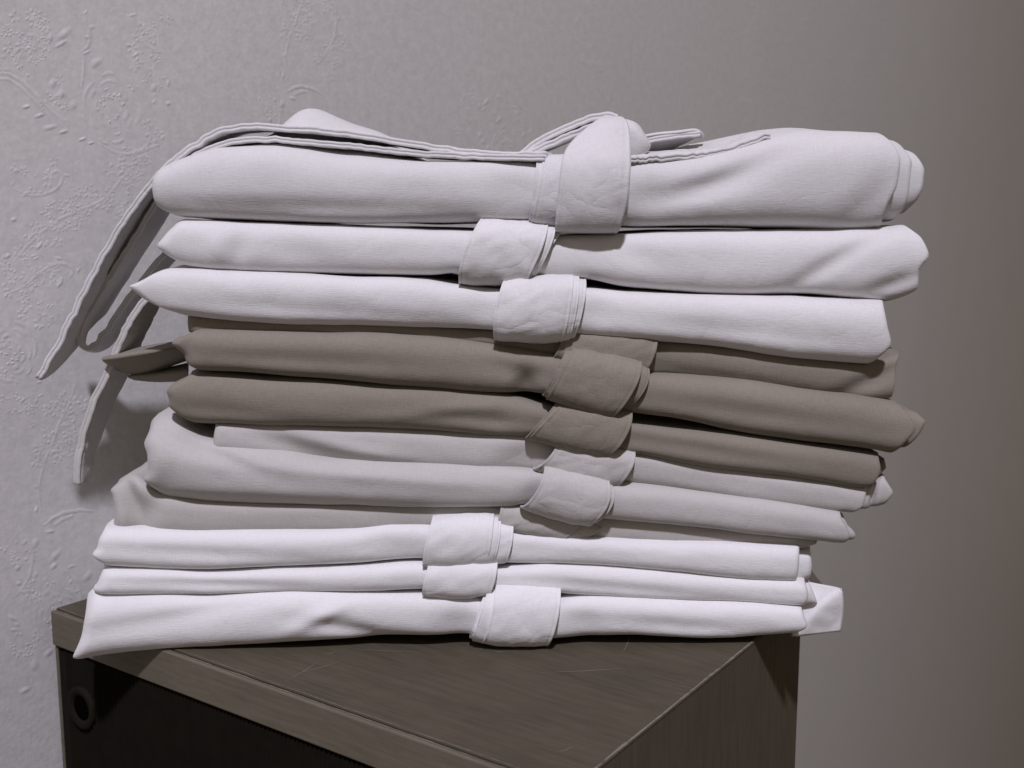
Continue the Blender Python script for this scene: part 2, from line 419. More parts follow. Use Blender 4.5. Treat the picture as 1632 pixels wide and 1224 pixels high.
# round port in the front
def ray_cab(px, py):
    a = (px - CX) / F; b = -(py - CY) / F
    r = np.array([a, math.cos(TH) + b * math.sin(TH), -math.sin(TH) + b * math.cos(TH)])
    n = DD; k = (NC @ n) / (r @ n); p = r * k
    return float((p - NC) @ EE) * S, float(p[2]) * S + EYE
py_, pz_ = ray_cab(128, 1129)
def lathe_x(name, prof, mat, parent, cy, cz, n=40):
    v, f = [], []
    for (x, r) in prof:
        for k in range(n):
            q = 2 * math.pi * k / n; v.append((x, cy + r * math.cos(q), cz + r * math.sin(q)))
    m = len(prof)
    for i in range(m - 1):
        for k in range(n):
            k2 = (k + 1) % n; f.append((i*n+k, i*n+k2, (i+1)*n+k2, (i+1)*n+k))
    return mk(name, v, f, mat, parent, local=True)
R1 = .0094
pr = lathe_x('port_ring', [(.0020, R1), (.0004, R1), (-.0003, R1 * .96), (-.0005, R1 * .86), (-.0003, R1 * .7), (.0002, R1 * .62), (.0007, R1 * .58), (.00075, R1*.5)], M_RING, cab, py_, pz_)
lathe_x('port_hole', [(.0006, R1 * .585), (.00062, R1 * .3), (.00064, .0002)], M_HOLE, pr, py_, pz_)
# scratches on the top
rnd = random.Random(3)
v, f = [], []
for k in range(22):
    cx, cy = rnd.uniform(.01, LX * .9), rnd.uniform(.01, LY * .75); a = rnd.gauss(-.6, .5); l = abs(rnd.gauss(.006, .006)) + .002
    wdt = rnd.uniform(.00012, .00028); b0 = len(v)
    dx, dy = math.cos(a), math.sin(a)
    for s in (-1, 0, 1):
        ww = wdt * (1 if s == 0 else .15)
        bx = cx + dx * l * s - dy * .0006 * (s * s); by = cy + dy * l * s + dx * .0006 * (s * s)
        v += [(bx - dy * ww, by + dx * ww, ZT + .00012), (bx + dy * ww, by - dx * ww, ZT + .00012)]
    f += [(b0, b0+1, b0+3, b0+2), (b0+2, b0+3, b0+5, b0+4)]
sx = mk('scratches', v, f, M_SCR, cab, local=True, smooth=False); tag(sx, kind='stuff')

# pale worn edges where the veneer has rubbed through
def worn(name, p0, p1, w0, seed, n=160, lift=.00022, gap=.30):
    p0, p1 = np.array(p0), np.array(p1); T = (p1 - p0) / np.linalg.norm(p1 - p0); Q = np.array([-T[1], T[0], 0]); L_ = np.linalg.norm(p1 - p0)
    v, f = [], []
    for i in range(n):
        d = L_ * i / (n - 1); g_ = noise.noise((d * 90, seed, 0)) * .5 + noise.noise((d * 380, seed, 3)) * .4
        ww = max(.00004, w0 * (gap + g_ * 1.6)); p = p0 + T * d + np.array([0, 0, lift])
        c = Q * w0 * .5 * noise.noise((d * 60, seed, 7))
        v += [tuple(p + Q * ww + c), tuple(p - Q * ww + c)]
    for i in range(n - 1): f.append((2*i, 2*i + 1, 2*i + 3, 2*i + 2))
    o = mk(name, v, f, M_SCR, cab, local=True, smooth=False); tag(o, kind='stuff'); return o
worn('worn_edge', (.004, -.0012, ZT), (LX - .004, -.0012, ZT), .0005, 1, gap=.75)
worn('worn_edge', (.0014, .002, ZT - .0004), (.0014, LY - .002, ZT - .0004), .00035, 2, gap=.6)
worn('worn_edge', (.0032, .002, ZT), (.0032, LY - .002, ZT), .00025, 3, gap=.6)

# ------------------------------------------------------------------ folded cloth
YB = .664
def sect(nf=34, nt=12, nb_=10, nbt=10):
    out = []
    for i in range(nf + 1):
        out.append(('f', -math.pi/2 + math.pi * i / nf))
    for i in range(1, nt): out.append(('t', i / nt))
    for i in range(nb_ + 1): out.append(('b', math.pi/2 - math.pi * i / nb_))
    for i in range(1, nbt): out.append(('u', i / nbt))
    return out
SEC = sect()

def cloth(name, mat, parent, top, bot, xl, xr, y0, slope=.012, depth=(.145, .20), k=1.0, m=2.7, rc=.010, rr=.0035, nu=230,
          amp=.0012, seed=0, dents=(), backs=(), pinch=.12, front_tilt=0.0, capx=.004):
    ft, fb, fl, fr = pchip(top), pchip(bot), pchip(xl), pchip(xr)
    ns = len(SEC)
    wv = np.zeros(ns); 
    for j, (c, q) in enumerate(SEC):
        if c in 'fb': wv[j] = math.copysign(abs(math.sin(q)) ** (2 / m), q)
        elif c == 't': wv[j] = 1
        else: wv[j] = -1
    tt = np.linspace(0, 1, nu)
    u = .55 * tt + .45 * (.5 - .5 * np.cos(np.pi * tt))
    vv = (wv + 1) / 2
    XL, XR = fl(vv), fr(vv)
    PX = XL[None, :] + (XR - XL)[None, :] * u[:, None]
    Yf = y0 + slope * (PX - 816) / 1000
    mpp = y0 / F
    ed_ = np.minimum(PX - XL[None, :], XR[None, :] - PX) * mpp
    isl = (PX - XL[None, :]) < (XR[None, :] - PX)
    rcc = np.where(isl, rc, rr)
    g = np.clip(1 - ed_ / rcc, 0, 1)
    back = rcc * (1 - np.sqrt(np.clip(1 - g * g, 0, 1)))
    pt, pb = ft(PX), fb(PX)
    X, _, zt = at(PX, pt, Yf); _, _, zb = at(PX, pb, Yf)
    h = (zt - zb) / 2; zc = (zt + zb) / 2
    h = h * (1 - np.where(isl, pinch, .03) * g ** 2)
    r = np.minimum(k * h, .05)
    D = depth[0] + (depth[1] - depth[0]) * u[:, None] + 0 * PX
    yr = np.zeros_like(PX)
    for j, (c, q) in enumerate(SEC):
        cq = abs(math.cos(q)) ** (2 / m) if c in 'fb' else 0
        if c == 'f': yr[:, j] = r[:, j] * (1 - cq)
        elif c == 't': yr[:, j] = r[:, j] + (D[:, j] - 1.8 * r[:, j]) * q
        elif c == 'b': yr[:, j] = D[:, j] - .8 * r[:, j] * (1 - cq)
        else: yr[:, j] = r[:, j] + (D[:, j] - 1.8 * r[:, j]) * (1 - q)
    Yv = Yf + back + yr
    X = at(PX, (pt + pb) / 2, Yf + .85 * np.minimum(yr, r))[0]
    Z = zc + h * wv[None, :]
    # lean of the face: lower edge drawn back under the roll
    Yv = Yv + front_tilt * h * (-wv[None, :]) * np.clip(1 - yr / np.maximum(r, 1e-6), 0, 1)
    V = np.stack([X, Yv, Z], -1)
    # normals from the grid
    du = np.gradient(V, axis=0); dv = np.roll(V, -1, 1) - np.roll(V, 1, 1)
    nn = np.cross(dv, du); nn /= (np.linalg.norm(nn, axis=-1, keepdims=True) + 1e-12)
    # outward check
    cen = V.mean(1, keepdims=True); sg = np.sign(((V - cen) * nn).sum(-1).mean()); nn *= sg
    # arc length for uv and noise
    arcv = np.concatenate([[0], np.cumsum(np.linalg.norm(np.diff(V[nu // 2], axis=0), axis=-1))])
    disp = np.zeros(PX.shape)
    for i in range(nu):
        for j in range(ns):
            x = X[i, j]; s = arcv[j]
            a = noise.noise((x * 11 + seed * 7.3, s * 16, seed * 3.1))
            b = noise.noise((x * 26 + s * 18 + seed, s * 55 - x * 6, seed * 1.7 + 5))
            c = noise.noise((x * 70 + 3, s * 120 + x * 20, seed * 2.3 + 9))
            disp[i, j] = amp * (1.5 * a + .55 * b + .18 * c)
    V = V + nn * disp[..., None]
    if dents:
        qx, qy = proj(V[..., 0], V[..., 1], V[..., 2])
        fm = np.array([1.0 if c == 'f' else 0.0 for c, _ in SEC])[None, :]
        for (dx, dy, sx, sy, ang, am) in dents:
            ca, sa = math.cos(math.radians(ang)), math.sin(math.radians(ang))
            ex, ey = qx - dx, qy - dy
            a_, b_ = (ex * ca + ey * sa) / sx, (-ex * sa + ey * ca) / sy
            V[..., 1] += fm * am * np.exp(-.5 * (a_ ** 2 + b_ ** 2))
    for (bx, by, sx, sy, am) in backs:      # swellings of the upper side, bx in px, by metres behind the front
        up = np.array([1.0 if c == 't' else (math.sin(q) ** 2 if q > 0 and c in 'fb' else 0.0) for c, q in SEC])[None, :]
        V[..., 2] += up * am * np.exp(-.5 * (((PX - bx) / sx) ** 2 + ((yr - by) / sy) ** 2))
    verts = V.reshape(-1, 3).tolist(); faces = []
    uvs = np.stack([X * S, np.broadcast_to(arcv[None, :] * S, X.shape)], -1).reshape(-1, 2).tolist()
    for i in range(nu - 1):
        for j in range(ns):
            j2 = (j + 1) % ns
            a = i * ns + j; b = i * ns + j2; c = (i + 1) * ns + j2; d = (i + 1) * ns + j
            faces.append((a, b, c, d))
    for end, sgn in ((0, 1), (nu - 1, -1)):
        ring = V[end]; c0 = ring.mean(0); prev = [end * ns + j for j in range(ns)]
        for q, (s, o) in enumerate(((.86, .55), (.74, .12), (.60, .75), (.46, .25), (.3, .85), (.12, .5))):
            nw = c0 + (ring - c0) * np.array([s, .94 * (1 - .10 * q), s]); nw[:, 0] = ring[:, 0] * s + c0[0] * (1 - s) + sgn * capx * o
            b0 = len(verts); verts += nw.tolist(); uvs += [(p[1] * S, p[2] * S) for p in nw]
            cur = [b0 + j for j in range(ns)]
            for j in range(ns):
                j2 = (j + 1) % ns
                fc = (prev[j], cur[j], cur[j2], prev[j2])
                faces.append(fc if sgn > 0 else fc[::-1])
            prev = cur
        faces.append(tuple(prev[::-1]) if sgn > 0 else tuple(prev))
    # make the winding point outwards
    if sg > 0: pass
    o = mk(name, verts, faces, mat, parent, uv=uvs)
    import bmesh
    bm = bmesh.new(); bm.from_mesh(o.data); bmesh.ops.recalc_face_normals(bm, faces=bm.faces); bm.to_mesh(o.data); bm.free()
    return o

def band(mat, parent, TL, TR, BR, BL, y0, depth=.17, slope=.012, k=1.0, m=2.6, cl=0, cr=0, seed=0, thick=.0016, amp=.0010, name='tie_band', sag=0, bulge=.0015):
    """strap wrapped round the folded cloth; corners in pixels as seen from the front"""
    ns = len(SEC); nw = 36
    wv = np.zeros(ns)
    for j, (c, q) in enumerate(SEC):
        if c in 'fb': wv[j] = math.copysign(abs(math.sin(q)) ** (2 / m), q)
        elif c == 't': wv[j] = 1
        else: wv[j] = -1
    v = (wv + 1) / 2
    t = np.linspace(0, 1, nw); s = .5 - .5 * np.cos(np.pi * t); s = .6 * s + .4 * t
    left = BL[0] + (TL[0] - BL[0]) * v + cl * 4 * v * (1 - v)
    right = BR[0] + (TR[0] - BR[0]) * v + cr * 4 * v * (1 - v)
    PX = left[None, :] + (right - left)[None, :] * s[:, None]
    pt = TL[1] + (TR[1] - TL[1]) * s; pb = BL[1] + (BR[1] - BL[1]) * s + sag * 4 * s * (1 - s)
    Yf = y0 + slope * (PX - 816) / 1000
    X, _, zt = at(PX, pt[:, None] + 0 * PX, Yf); _, _, zb = at(PX, pb[:, None] + 0 * PX, Yf)
    h = (zt - zb) / 2; zc = (zt + zb) / 2; r = np.minimum(k * h, .045)
    yr = np.zeros_like(PX)
    for j, (c, q) in enumerate(SEC):
        cq = abs(math.cos(q)) ** (2 / m) if c in 'fb' else 0
        if c == 'f': yr[:, j] = r[:, j] * (1 - cq)
        elif c == 't': yr[:, j] = r[:, j] + (depth - 1.8 * r[:, j]) * q
        elif c == 'b': yr[:, j] = depth - .8 * r[:, j] * (1 - cq)
        else: yr[:, j] = r[:, j] + (depth - 1.8 * r[:, j]) * (1 - q)
    V = np.stack([X, Yf + yr, zc + h * wv[None, :]], -1)
    arcv = np.concatenate([[0], np.cumsum(np.linalg.norm(np.diff(V[nw // 2], axis=0), axis=-1))])
    du = np.gradient(V, axis=0); dv = np.roll(V, -1, 1) - np.roll(V, 1, 1)
    nn = np.cross(dv, du); nn /= (np.linalg.norm(nn, axis=-1, keepdims=True) + 1e-12)
    cen = V.mean((0, 1)); nn *= np.sign(((V - cen) * nn).sum(-1).mean())
    hem = np.where((s > .035) & (s < .06), -.00028, 0) + np.where((s > .94) & (s < .965), -.00028, 0)
    disp = np.zeros(PX.shape)
    for i in range(nw):
        for j in range(ns):
            a = noise.noise((X[i, j] * 40 + seed * 5.1, arcv[j] * 30, seed + .5)); b = noise.noise((X[i, j] * 110 + arcv[j] * 60, arcv[j] * 45 - X[i, j] * 60, seed * 2.2))
            c = noise.noise((X[i, j] * 75 - arcv[j] * 150 + seed, arcv[j] * 40 + X[i, j] * 30, seed * 1.3 + 4)); c = (1 - 2 * abs(c)) * .5
            disp[i, j] = amp * (a + .6 * b + .55 * c) + hem[i] + bulge * 4 * s[i] * (1 - s[i]) * .6
    V = V + nn * disp[..., None]
    faces = []
    for i in range(nw - 1):
        for j in range(ns):
            j2 = (j + 1) % ns; faces.append((i*ns + j, i*ns + j2, (i+1)*ns + j2, (i+1)*ns + j))
    uvs = np.stack([(X - X.mean()) * S, np.broadcast_to(arcv[None, :] * S, X.shape)], -1).reshape(-1, 2)
    o = mk(name, V.reshape(-1, 3), faces, TIE[mat], parent, uv=uvs)
    so = o.modifiers.new('thickness', 'SOLIDIFY'); so.thickness = thick * S; so.offset = 0
    return o

def crom(P, n):
    P = np.array(P, float); m = len(P)
    Q = np.vstack([2*P[0] - P[1], P, 2*P[-1] - P[-2]])
    out = []
    for t in np.linspace(0, m - 1 - 1e-9, n):
        i = int(t); s = t - i; a, b, c, d = Q[i], Q[i+1], Q[i+2], Q[i+3]
        out.append(.5 * (2*b + (c - a)*s + (2*a - 5*b + 4*c - d)*s*s + (3*b - a - 3*c + d)*s**3))
    return np.array(out)

def ribbon(name, mat, parent, pts, width, ply=.0024, n=110, wvec=(0, 1, 0), seed=0, wav=.0012, taper=0.0):
    """two-ply sewn strap; pts are (px, py, depth[, wx, wy, wz]) along its front edge"""
    P, Wd = [], []
    for p in pts:
        P.append([float(c) for c in at(p[0], p[1], p[2])]); Wd.append(p[3:6] if len(p) > 3 else wvec)
    P = crom(P, n); Wd = crom(Wd, n)
    L = np.concatenate([[0], np.cumsum(np.linalg.norm(np.diff(P, axis=0), axis=1))])
    prof = []          # (w fraction, w absolute, n)
    h = ply / 2
    for q in range(7): a = math.pi * (1 - q / 6) / 1 ; 
    front = []
    for q in range(6):
        a = math.pi/2 + math.pi * q / 5 * 1.0        # upper ply nose
        front.append((0, h + h * math.cos(a) * 1.0, h + h * .92 * math.sin(a)))
    for q in range(1, 6):
        a = math.pi/2 + math.pi * q / 5
        front.append((0, h + h * math.cos(a), -h + h * .92 * math.sin(a)))
    mid_b = [(x, 0, -ply * .95) for x in (.08, .1, .12, .3, .5, .7, .88, .92)]
    mid_b = [(x, 0, -ply * (.95 if x != .1 else .72)) for (x, _, _) in mid_b]
    backp = [(1, 0, -ply * .9), (1, .0006, 0), (1, 0, ply * .9)]
    mid_t = [(x, 0, ply * (.95 if x != .1 else .72)) for x in (.92, .88, .7, .5, .3, .12, .1, .08)]
    front = [(a_, min(b_, .5 * h), c_) for (a_, b_, c_) in front]
    prof = front + mid_b + backp + mid_t
    ns = len(prof); verts, uvs, faces = [], [], []
    for i in range(n):
        T = P[min(i+1, n-1)] - P[max(i-1, 0)]; T /= np.linalg.norm(T) + 1e-12
        Wv = Wd[i] - T * (Wd[i] @ T); Wv /= np.linalg.norm(Wv) + 1e-12
        Nn = np.cross(T, Wv)
        if abs(Nn[2]) > .05 and Nn[2] < 0 and False: Nn = -Nn
        e = L[-1] - L[i]; tp = 1.0
        if taper and e < taper: tp = .28 + .72 * math.sqrt(max(0, e / taper))
        for (wf, wa, nn_) in prof:
            w_ = wf * width * tp + wa
            o_ = wav * (1 - .6 * wf) * ((.4 + 1.4 * abs(noise.noise((L[i] * 14, seed * 2.1, 3)))) * noise.noise((L[i] * 62 + 9 * noise.noise((L[i] * 18, 1, seed)) + seed * 3, wf * 1.5, seed)) * 1.3 + .4 * noise.noise((L[i] * 170 + seed * 3, wf * 3, seed + 4)))
            e_ = wav * .6 * noise.noise((L[i] * 60 + seed, wf * 2 + 7, seed + 9))
            p = P[i] + Wv * (w_ + e_) + Nn * (nn_ + o_)
            verts.append(p); uvs.append((L[i] * S, w_ * S + nn_ * S))
    for i in range(n - 1):
        for j in range(ns):
            j2 = (j + 1) % ns; faces.append((i*ns + j, i*ns + j2, (i+1)*ns + j2, (i+1)*ns + j))
    faces.append(tuple(range(ns))); faces.append(tuple((n-1)*ns + j for j in range(ns))[::-1])
    o = mk(name, np.array(verts), faces, TIE[mat], parent, uv=uvs)
    import bmesh
    bm = bmesh.new(); bm.from_mesh(o.data); bmesh.ops.recalc_face_normals(bm, faces=bm.faces); bm.to_mesh(o.data); bm.free()
    return o

def strip(name, mat, parent, rows, nrow=70, ncol=26, bulge=.005, seed=0, thick=.0018, amp=.0009):
    """strap laid over something: rows are (px left, px right, py, depth) from one end to the other"""
    R = crom(rows, nrow); V = np.zeros((nrow, ncol, 3)); s = np.linspace(0, 1, ncol)
    for i, (a, b, py, Y) in enumerate(R):
        px = a + (b - a) * s
        yy = Y - bulge * 4 * s * (1 - s)
        x, y, z = at(px, py + 0 * px, yy); V[i, :, 0], V[i, :, 1], V[i, :, 2] = x, y, z
    for i in range(nrow):
        for j in range(ncol):
            q = V[i, j]; V[i, j, 1] += amp * (noise.noise((q[0] * 45, q[2] * 45, seed)) + .6 * noise.noise((q[0] * 120 + q[2] * 60, q[2] * 90, seed + 3)))
            if j in (2, ncol - 3): V[i, j, 1] += .0005
    f = [(i*ncol + j, i*ncol + j + 1, (i+1)*ncol + j + 1, (i+1)*ncol + j) for i in range(nrow - 1) for j in range(ncol - 1)]
    uv = np.stack([V[..., 0] * S, (V[..., 2] + V[..., 1] * .3) * S], -1).reshape(-1, 2)
    o = mk(name, V.reshape(-1, 3), f, TIE[mat], parent, uv=uv)
    so = o.modifiers.new('thickness', 'SOLIDIFY'); so.thickness = thick * S; so.offset = 0
    return o

GROUP = 'folded cloths tied with straps and piled on the cabinet'
def pack(label, px, py, Y):
    x, y, z = at(px, py, Y)
    o = empty('folded_cloth', tuple(to_world([float(x), float(y) + .08, float(z)])))
    return tag(o, label, 'cloth', GROUP)

V2 = lambda *a: [(i / (len(a) - 1), p) for i, p in enumerate(a)]      # end outline from bottom to top

# ---- P12, the lowest
p = pack('thick white folded cloth at the very bottom, lying on the cabinet', 730, 1030, .68)
Y = YB - .004
cloth('body', M_WHITE, p,
      [(110, 985), (133, 968), (163, 952), (250, 950), (335, 953), (469, 948), (560, 949), (714, 952), (766, 961), (800, 966), (880, 966), (897, 961), (951, 955), (1075, 961), (1281, 973), (1300, 975)],
      [(100, 1066), (136, 1062), (280, 1046), (469, 1031), (560, 1027), (668, 1020), (745, 1020), (800, 1026), (880, 1024), (997, 1020), (1126, 1024), (1230, 1018), (1275, 1013), (1295, 1010)],
      [(0, 110), (.06, 105), (.5, 121), (.85, 131), (1, 134)], [(0, 1276), (.3, 1288), (.6, 1285), (1, 1280)], Y, seed=1, nu=260, k=1.0,
      dents=[(560, 1005, 60, 9, 10, .0035), (505, 985, 34, 9, -25, -.0035), (250, 990, 120, 10, -10, .002), (735, 1000, 26, 20, 0, .004), (930, 1000, 24, 18, 20, .003), (1090, 1000, 70, 8, 4, .002)], pinch=.05, rc=.010)
band(M_WHITE, p, (790, 940), (895, 948), (872, 1041), (766, 1036), Y - .007, seed=12, cl=3, cr=4, depth=.16)
band(M_WHITE, p, (778, 945), (830, 948), (790, 1036), (752, 1029), Y - .0045, seed=13, cl=-2, name='tie_layer', depth=.16)
band(M_WHITE, p, (772, 951), (830, 952), (780, 1030), (747, 1024), Y - .0025, seed=14, cl=-2, name='tie_layer', depth=.16)
# corner flap sticking out on the right
def flap(mat, parent, c00, c10, c11, c01, Y0, crease=.012, n=26, back=.05):
    # turned-over corner of cloth: two facets meeting on a diagonal crease, running back into the pile
    V, uv, f = [], [], []
    for i in range(n):
        for j in range(n):
            a, b = i / (n - 1), j / (n - 1)
            px = (c00[0]*(1-a) + c10[0]*a)*(1-b) + (c01[0]*(1-a) + c11[0]*a)*b
            py = (c00[1]*(1-a) + c10[1]*a)*(1-b) + (c01[1]*(1-a) + c11[1]*a)*b
            px += 3 * a * math.sin(math.pi * b)
            dgl = (1 - a) - b                      # zero on the diagonal from upper right to lower left
            Yy = Y0 + crease * (math.sqrt(dgl * dgl + .05) * (1.2 if dgl > 0 else .7)) + .010 * a * a * (1 - b) + .001 * noise.noise((a * 4, b * 4, 2))
            x, y, z = at(px, py, Yy); V.append((float(x), float(y), float(z))); uv.append((a * .03, b * .03))
    for i in range(n - 1):
        for j in range(n - 1): f.append((i*n + j, (i+1)*n + j, (i+1)*n + j + 1, i*n + j + 1))
    o = mk('corner_flap', V, f, mat, parent, uv=uv)
    so = o.modifiers.new('thickness', 'SOLIDIFY'); so.thickness = .0022 * S; so.offset = 0
    return o
flap(M_WHITE, p, (1262, 922), (1341, 938), (1338, 1005), (1262, 1014), .682, crease=.016)
cloth('inner_fold', M_WHITE, p, [(1200, 945), (1290, 944), (1330, 950)], [(1200, 1000), (1290, 1000), (1330, 998)], V2(1210, 1210), V2(1318, 1322, 1320), Y + .055, depth=(.12, .12), nu=60, seed=21)

# ---- P11
p = pack('thin white folded cloth, second from the bottom of the pile', 730, 950, .68)
Y = YB + .000
cloth('body', M_WHITE, p,
      [(140, 912), (155, 909), (250, 910), (335, 912), (469, 909), (560, 908), (668, 903), (720, 908), (790, 909), (889, 903), (1075, 915), (1273, 930), (1295, 933)],
      [(135, 950), (187, 952), (335, 955), (469, 949), (560, 947), (671, 944), (720, 950), (781, 942), (894, 951), (1075, 961), (1286, 970), (1300, 970)],
      [(0, 150), (.1, 141), (.35, 147), (.7, 153), (1, 158)], [(0, 1286), (.5, 1290), (1, 1284)], Y, seed=2, k=1.25, rc=.010,
      dents=[(400, 935, 140, 6, 2, .0015), (1000, 940, 120, 6, 5, .0015)])
band(M_WHITE, p, (683, 903), (793, 899), (779, 951), (672, 955), Y - .005, seed=22, cl=-3, cr=3, sag=3, depth=.16)
cloth('inner_fold', M_WHITE, p, [(1200, 930), (1280, 932), (1292, 934)], [(1200, 966), (1306, 967)], V2(1210, 1210), [(0, 1307), (.3, 1303), (1, 1291)], Y + .012, depth=(.12, .12), nu=60, seed=23)

# ---- P10
p = pack('white folded cloth just below the greige ones, uppermost of the three white at the bottom', 730, 905, .68)
Y = YB + .001
cloth('body', M_WHITE, p,
      [(138, 850), (160, 846), (335, 851), (469, 851), (560, 847), (627, 838), (670, 838), (740, 846), (817, 853), (941, 860), (1075, 866), (1275, 873), (1290, 874)],
      [(138, 905), (170, 907), (335, 912), (469, 908), (560, 905), (671, 900), (740, 905), (804, 901), (894, 903), (1075, 916), (1273, 931), (1290, 931)],
      [(0, 166), (.1, 153), (.33, 141), (.45, 147), (.75, 153), (1, 163)], [(0, 1272), (.5, 1275), (1, 1275)], Y, seed=3, k=1.1, rc=.008,
      dents=[(640, 880, 40, 16, 10, .002), (850, 880, 30, 16, 0, .002), (350, 885, 160, 8, 3, .0015)], pinch=.06)
band(M_WHITE, p, (688, 834), (787, 829), (774, 905), (671, 910), Y - .006, seed=32, cl=-3, cr=2, depth=.16)
band(M_WHITE, p, (740, 838), (818, 843), (803, 902), (740, 905), Y - .003, seed=33, cr=4, name='tie_layer', depth=.16)
band(M_WHITE, p, (740, 836), (798, 837), (784, 904), (740, 905), Y - .0045, seed=34, cr=3, name='tie_layer', depth=.16)
cloth('inner_fold', M_WHITE, p, [(1200, 876), (1295, 880)], [(1200, 927), (1295, 927)], V2(1205, 1205), V2(1293, 1294, 1291), Y + .010, depth=(.12, .12), nu=60, seed=35, rc=.005)

# ---- P9, mostly hidden
p = pack('greige folded cloth mostly hidden between the white pile and a thicker cloth', 730, 845, .69)
Y = YB + .008
cloth('body', M_GREIGE2, p,
      [(160, 780), (175, 776), (215, 764), (260, 790), (397, 802), (560, 803), (700, 803), (800, 808), (900, 822), (1000, 826), (1137, 841), (1288, 858), (1310, 860)],
      [(160, 850), (175, 850), (356, 853), (580, 850), (679, 842), (800, 854), (898, 860), (1000, 864), (1137, 872), (1274, 876), (1310, 874)],
      [(0, 169), (.4, 173), (.75, 170), (.9, 167), (1, 178)], [(0, 1290), (.5, 1305), (1, 1306)], Y, seed=4, k=.9, rc=.012,
      dents=[(205, 800, 12, 34, -20, .008), (235, 815, 14, 24, 20, .004)])
band(M_GREIGE2, p, (800, 802), (932, 832), (898, 860), (790, 844), Y - .004, seed=42, depth=.15)
band(M_GREIGE2, p, (850, 812), (962, 842), (925, 862), (850, 850), Y - .002, seed=43, depth=.15, name='tie_layer')

# ---- P8
p = pack('light greige folded cloth with a bulging left end, below the notched thin one', 730, 815, .68)
Y = YB - .001
cloth('body', M_GREIGE, p,
      [(215, 705), (224, 703), (245, 690), (275, 688), (325, 707), (380, 713), (449, 722), (514, 733), (580, 736), (754, 748), (861, 757), (960, 772), (1000, 776), (1137, 791), (1343, 821), (1365, 826)],
      [(215, 797), (229, 799), (260, 806), (397, 814), (580, 816), (700, 815), (806, 814), (837, 811), (900, 824), (1000, 835), (1137, 850), (1288, 866), (1350, 870), (1365, 869)],
      [(0, 240), (.12, 229), (.3, 218), (.45, 226), (.7, 227), (.9, 223), (1, 232)], [(0, 1350), (.25, 1357), (1, 1342)], Y, seed=5, k=1.05, nu=250, rc=.012,
      dents=[(420, 800, 150, 8, 2, .003), (280, 745, 40, 20, 0, -.002), (330, 722, 60, 8, 20, .003), (860, 790, 16, 24, 20, .004), (600, 760, 160, 8, 5, -.0015), (255, 780, 18, 30, 30, .003)], pinch=.08,
      backs=[(270, .05, 40, .03, .010)])
band(M_GREIGE, p, (868, 750), (972, 770), (938, 842), (829, 816), Y - .007, seed=52, cl=6, cr=14, sag=3, depth=.16)
band(M_GREIGE, p, (900, 758), (977, 776), (946, 838), (880, 824), Y - .0045, seed=53, cr=14, depth=.16, name='tie_layer')
cloth('inner_fold', M_GREIGE, p, [(1260, 812), (1342, 823), (1352, 832)], [(1260, 860), (1364, 862)], V2(1265, 1265), [(0, 1362), (.2, 1365), (1, 1345)], Y + .012, depth=(.12, .12), nu=60, seed=54)

# ---- P7
p = pack('thin pale greige folded cloth right under the dark taupe ones, rolled tab at right', 730, 745, .69)
Y = YB + .006
cloth('body', M_GREIGE, p,
      [(330, 674), (342, 675), (397, 675), (580, 680), (720, 685), (845, 692), (900, 710), (1000, 718), (1137, 740), (1281, 761), (1381, 779), (1400, 783)],
      [(330, 722), (420, 728), (514, 742), (600, 744), (754, 754), (850, 756), (920, 768), (1000, 776), (1103, 788), (1206, 805), (1360, 824), (1390, 828)],
      [(0, 334), (.5, 335), (1, 340)], [(0, 1362), (.4, 1381), (1, 1385)], Y, seed=6, k=1.0, rc=.006,
      dents=[(490, 725, 60, 16, 20, .006), (560, 715, 60, 7, 10, -.002), (830, 740, 30, 20, -20, .005)], pinch=.03)
band(M_GREIGE, p, (890, 706), (1014, 722), (985, 778), (850, 752), Y - .006, seed=62, cl=4, cr=6, depth=.15, sag=4, amp=.0016)
# rolled end of the strap poking out
cloth('rolled_tab', M_GREIGE, p, [(1340, 790), (1385, 775), (1408, 761), (1424, 768), (1430, 780)], [(1340, 812), (1374, 815), (1419, 807), (1430, 800)], V2(1345, 1345), [(0, 1417), (.5, 1427), (1, 1412)], Y + .004, depth=(.05, .05), nu=70, seed=63, k=.8, rc=.006,
      dents=[(1392, 796, 3, 18, 10, .004)])

# ---- P6
p = pack('dark taupe folded cloth, lower of the two full-width dark ones', 730, 690, .68)
Y = YB + .001
cloth('body', M_TAUPE, p,
      [(250, 602), (298, 597), (308, 595), (432, 604), (580, 612), (700, 621), (806, 633), (888, 652), (950, 663), (1005, 673), (1171, 697), (1405, 727), (1420, 730)],
      [(250, 668), (274, 671), (315, 680), (397, 682), (580, 685), (720, 690), (789, 696), (845, 698), (920, 716), (1000, 726), (1137, 748), (1281, 768), (1381, 784), (1410, 784)],
      [(0, 285), (.1, 270), (.3, 259), (.45, 261), (.65, 258), (.85, 272), (1, 300)], [(0, 1385), (.2, 1400), (.6, 1408), (1, 1404)], Y, seed=7, k=1.0,
      dents=[(755, 668, 70, 8, 6, .002), (790, 672, 16, 12, 0, .0015), (350, 655, 70, 9, 5, .002), (1100, 715, 100, 9, 9, .002), (700, 655, 60, 8, -6, -.002)])
band(M_TAUPE, p, (898, 644), (1010, 660), (968, 733), (842, 703), Y - .007, seed=72, cl=-4, cr=9, depth=.16)
band(M_TAUPE, p, (888, 646), (960, 655), (930, 716), (838, 700), Y - .005, seed=73, cl=-4, depth=.16, name='tie_layer')
cloth('inner_fold', M_TAUPE, p, [(1320, 728), (1418, 735)], [(1320, 760), (1395, 764), (1418, 755)], V2(1325, 1325), [(0, 1402), (.5, 1415), (1, 1412)], Y + .014, depth=(.1, .1), nu=50, seed=74)

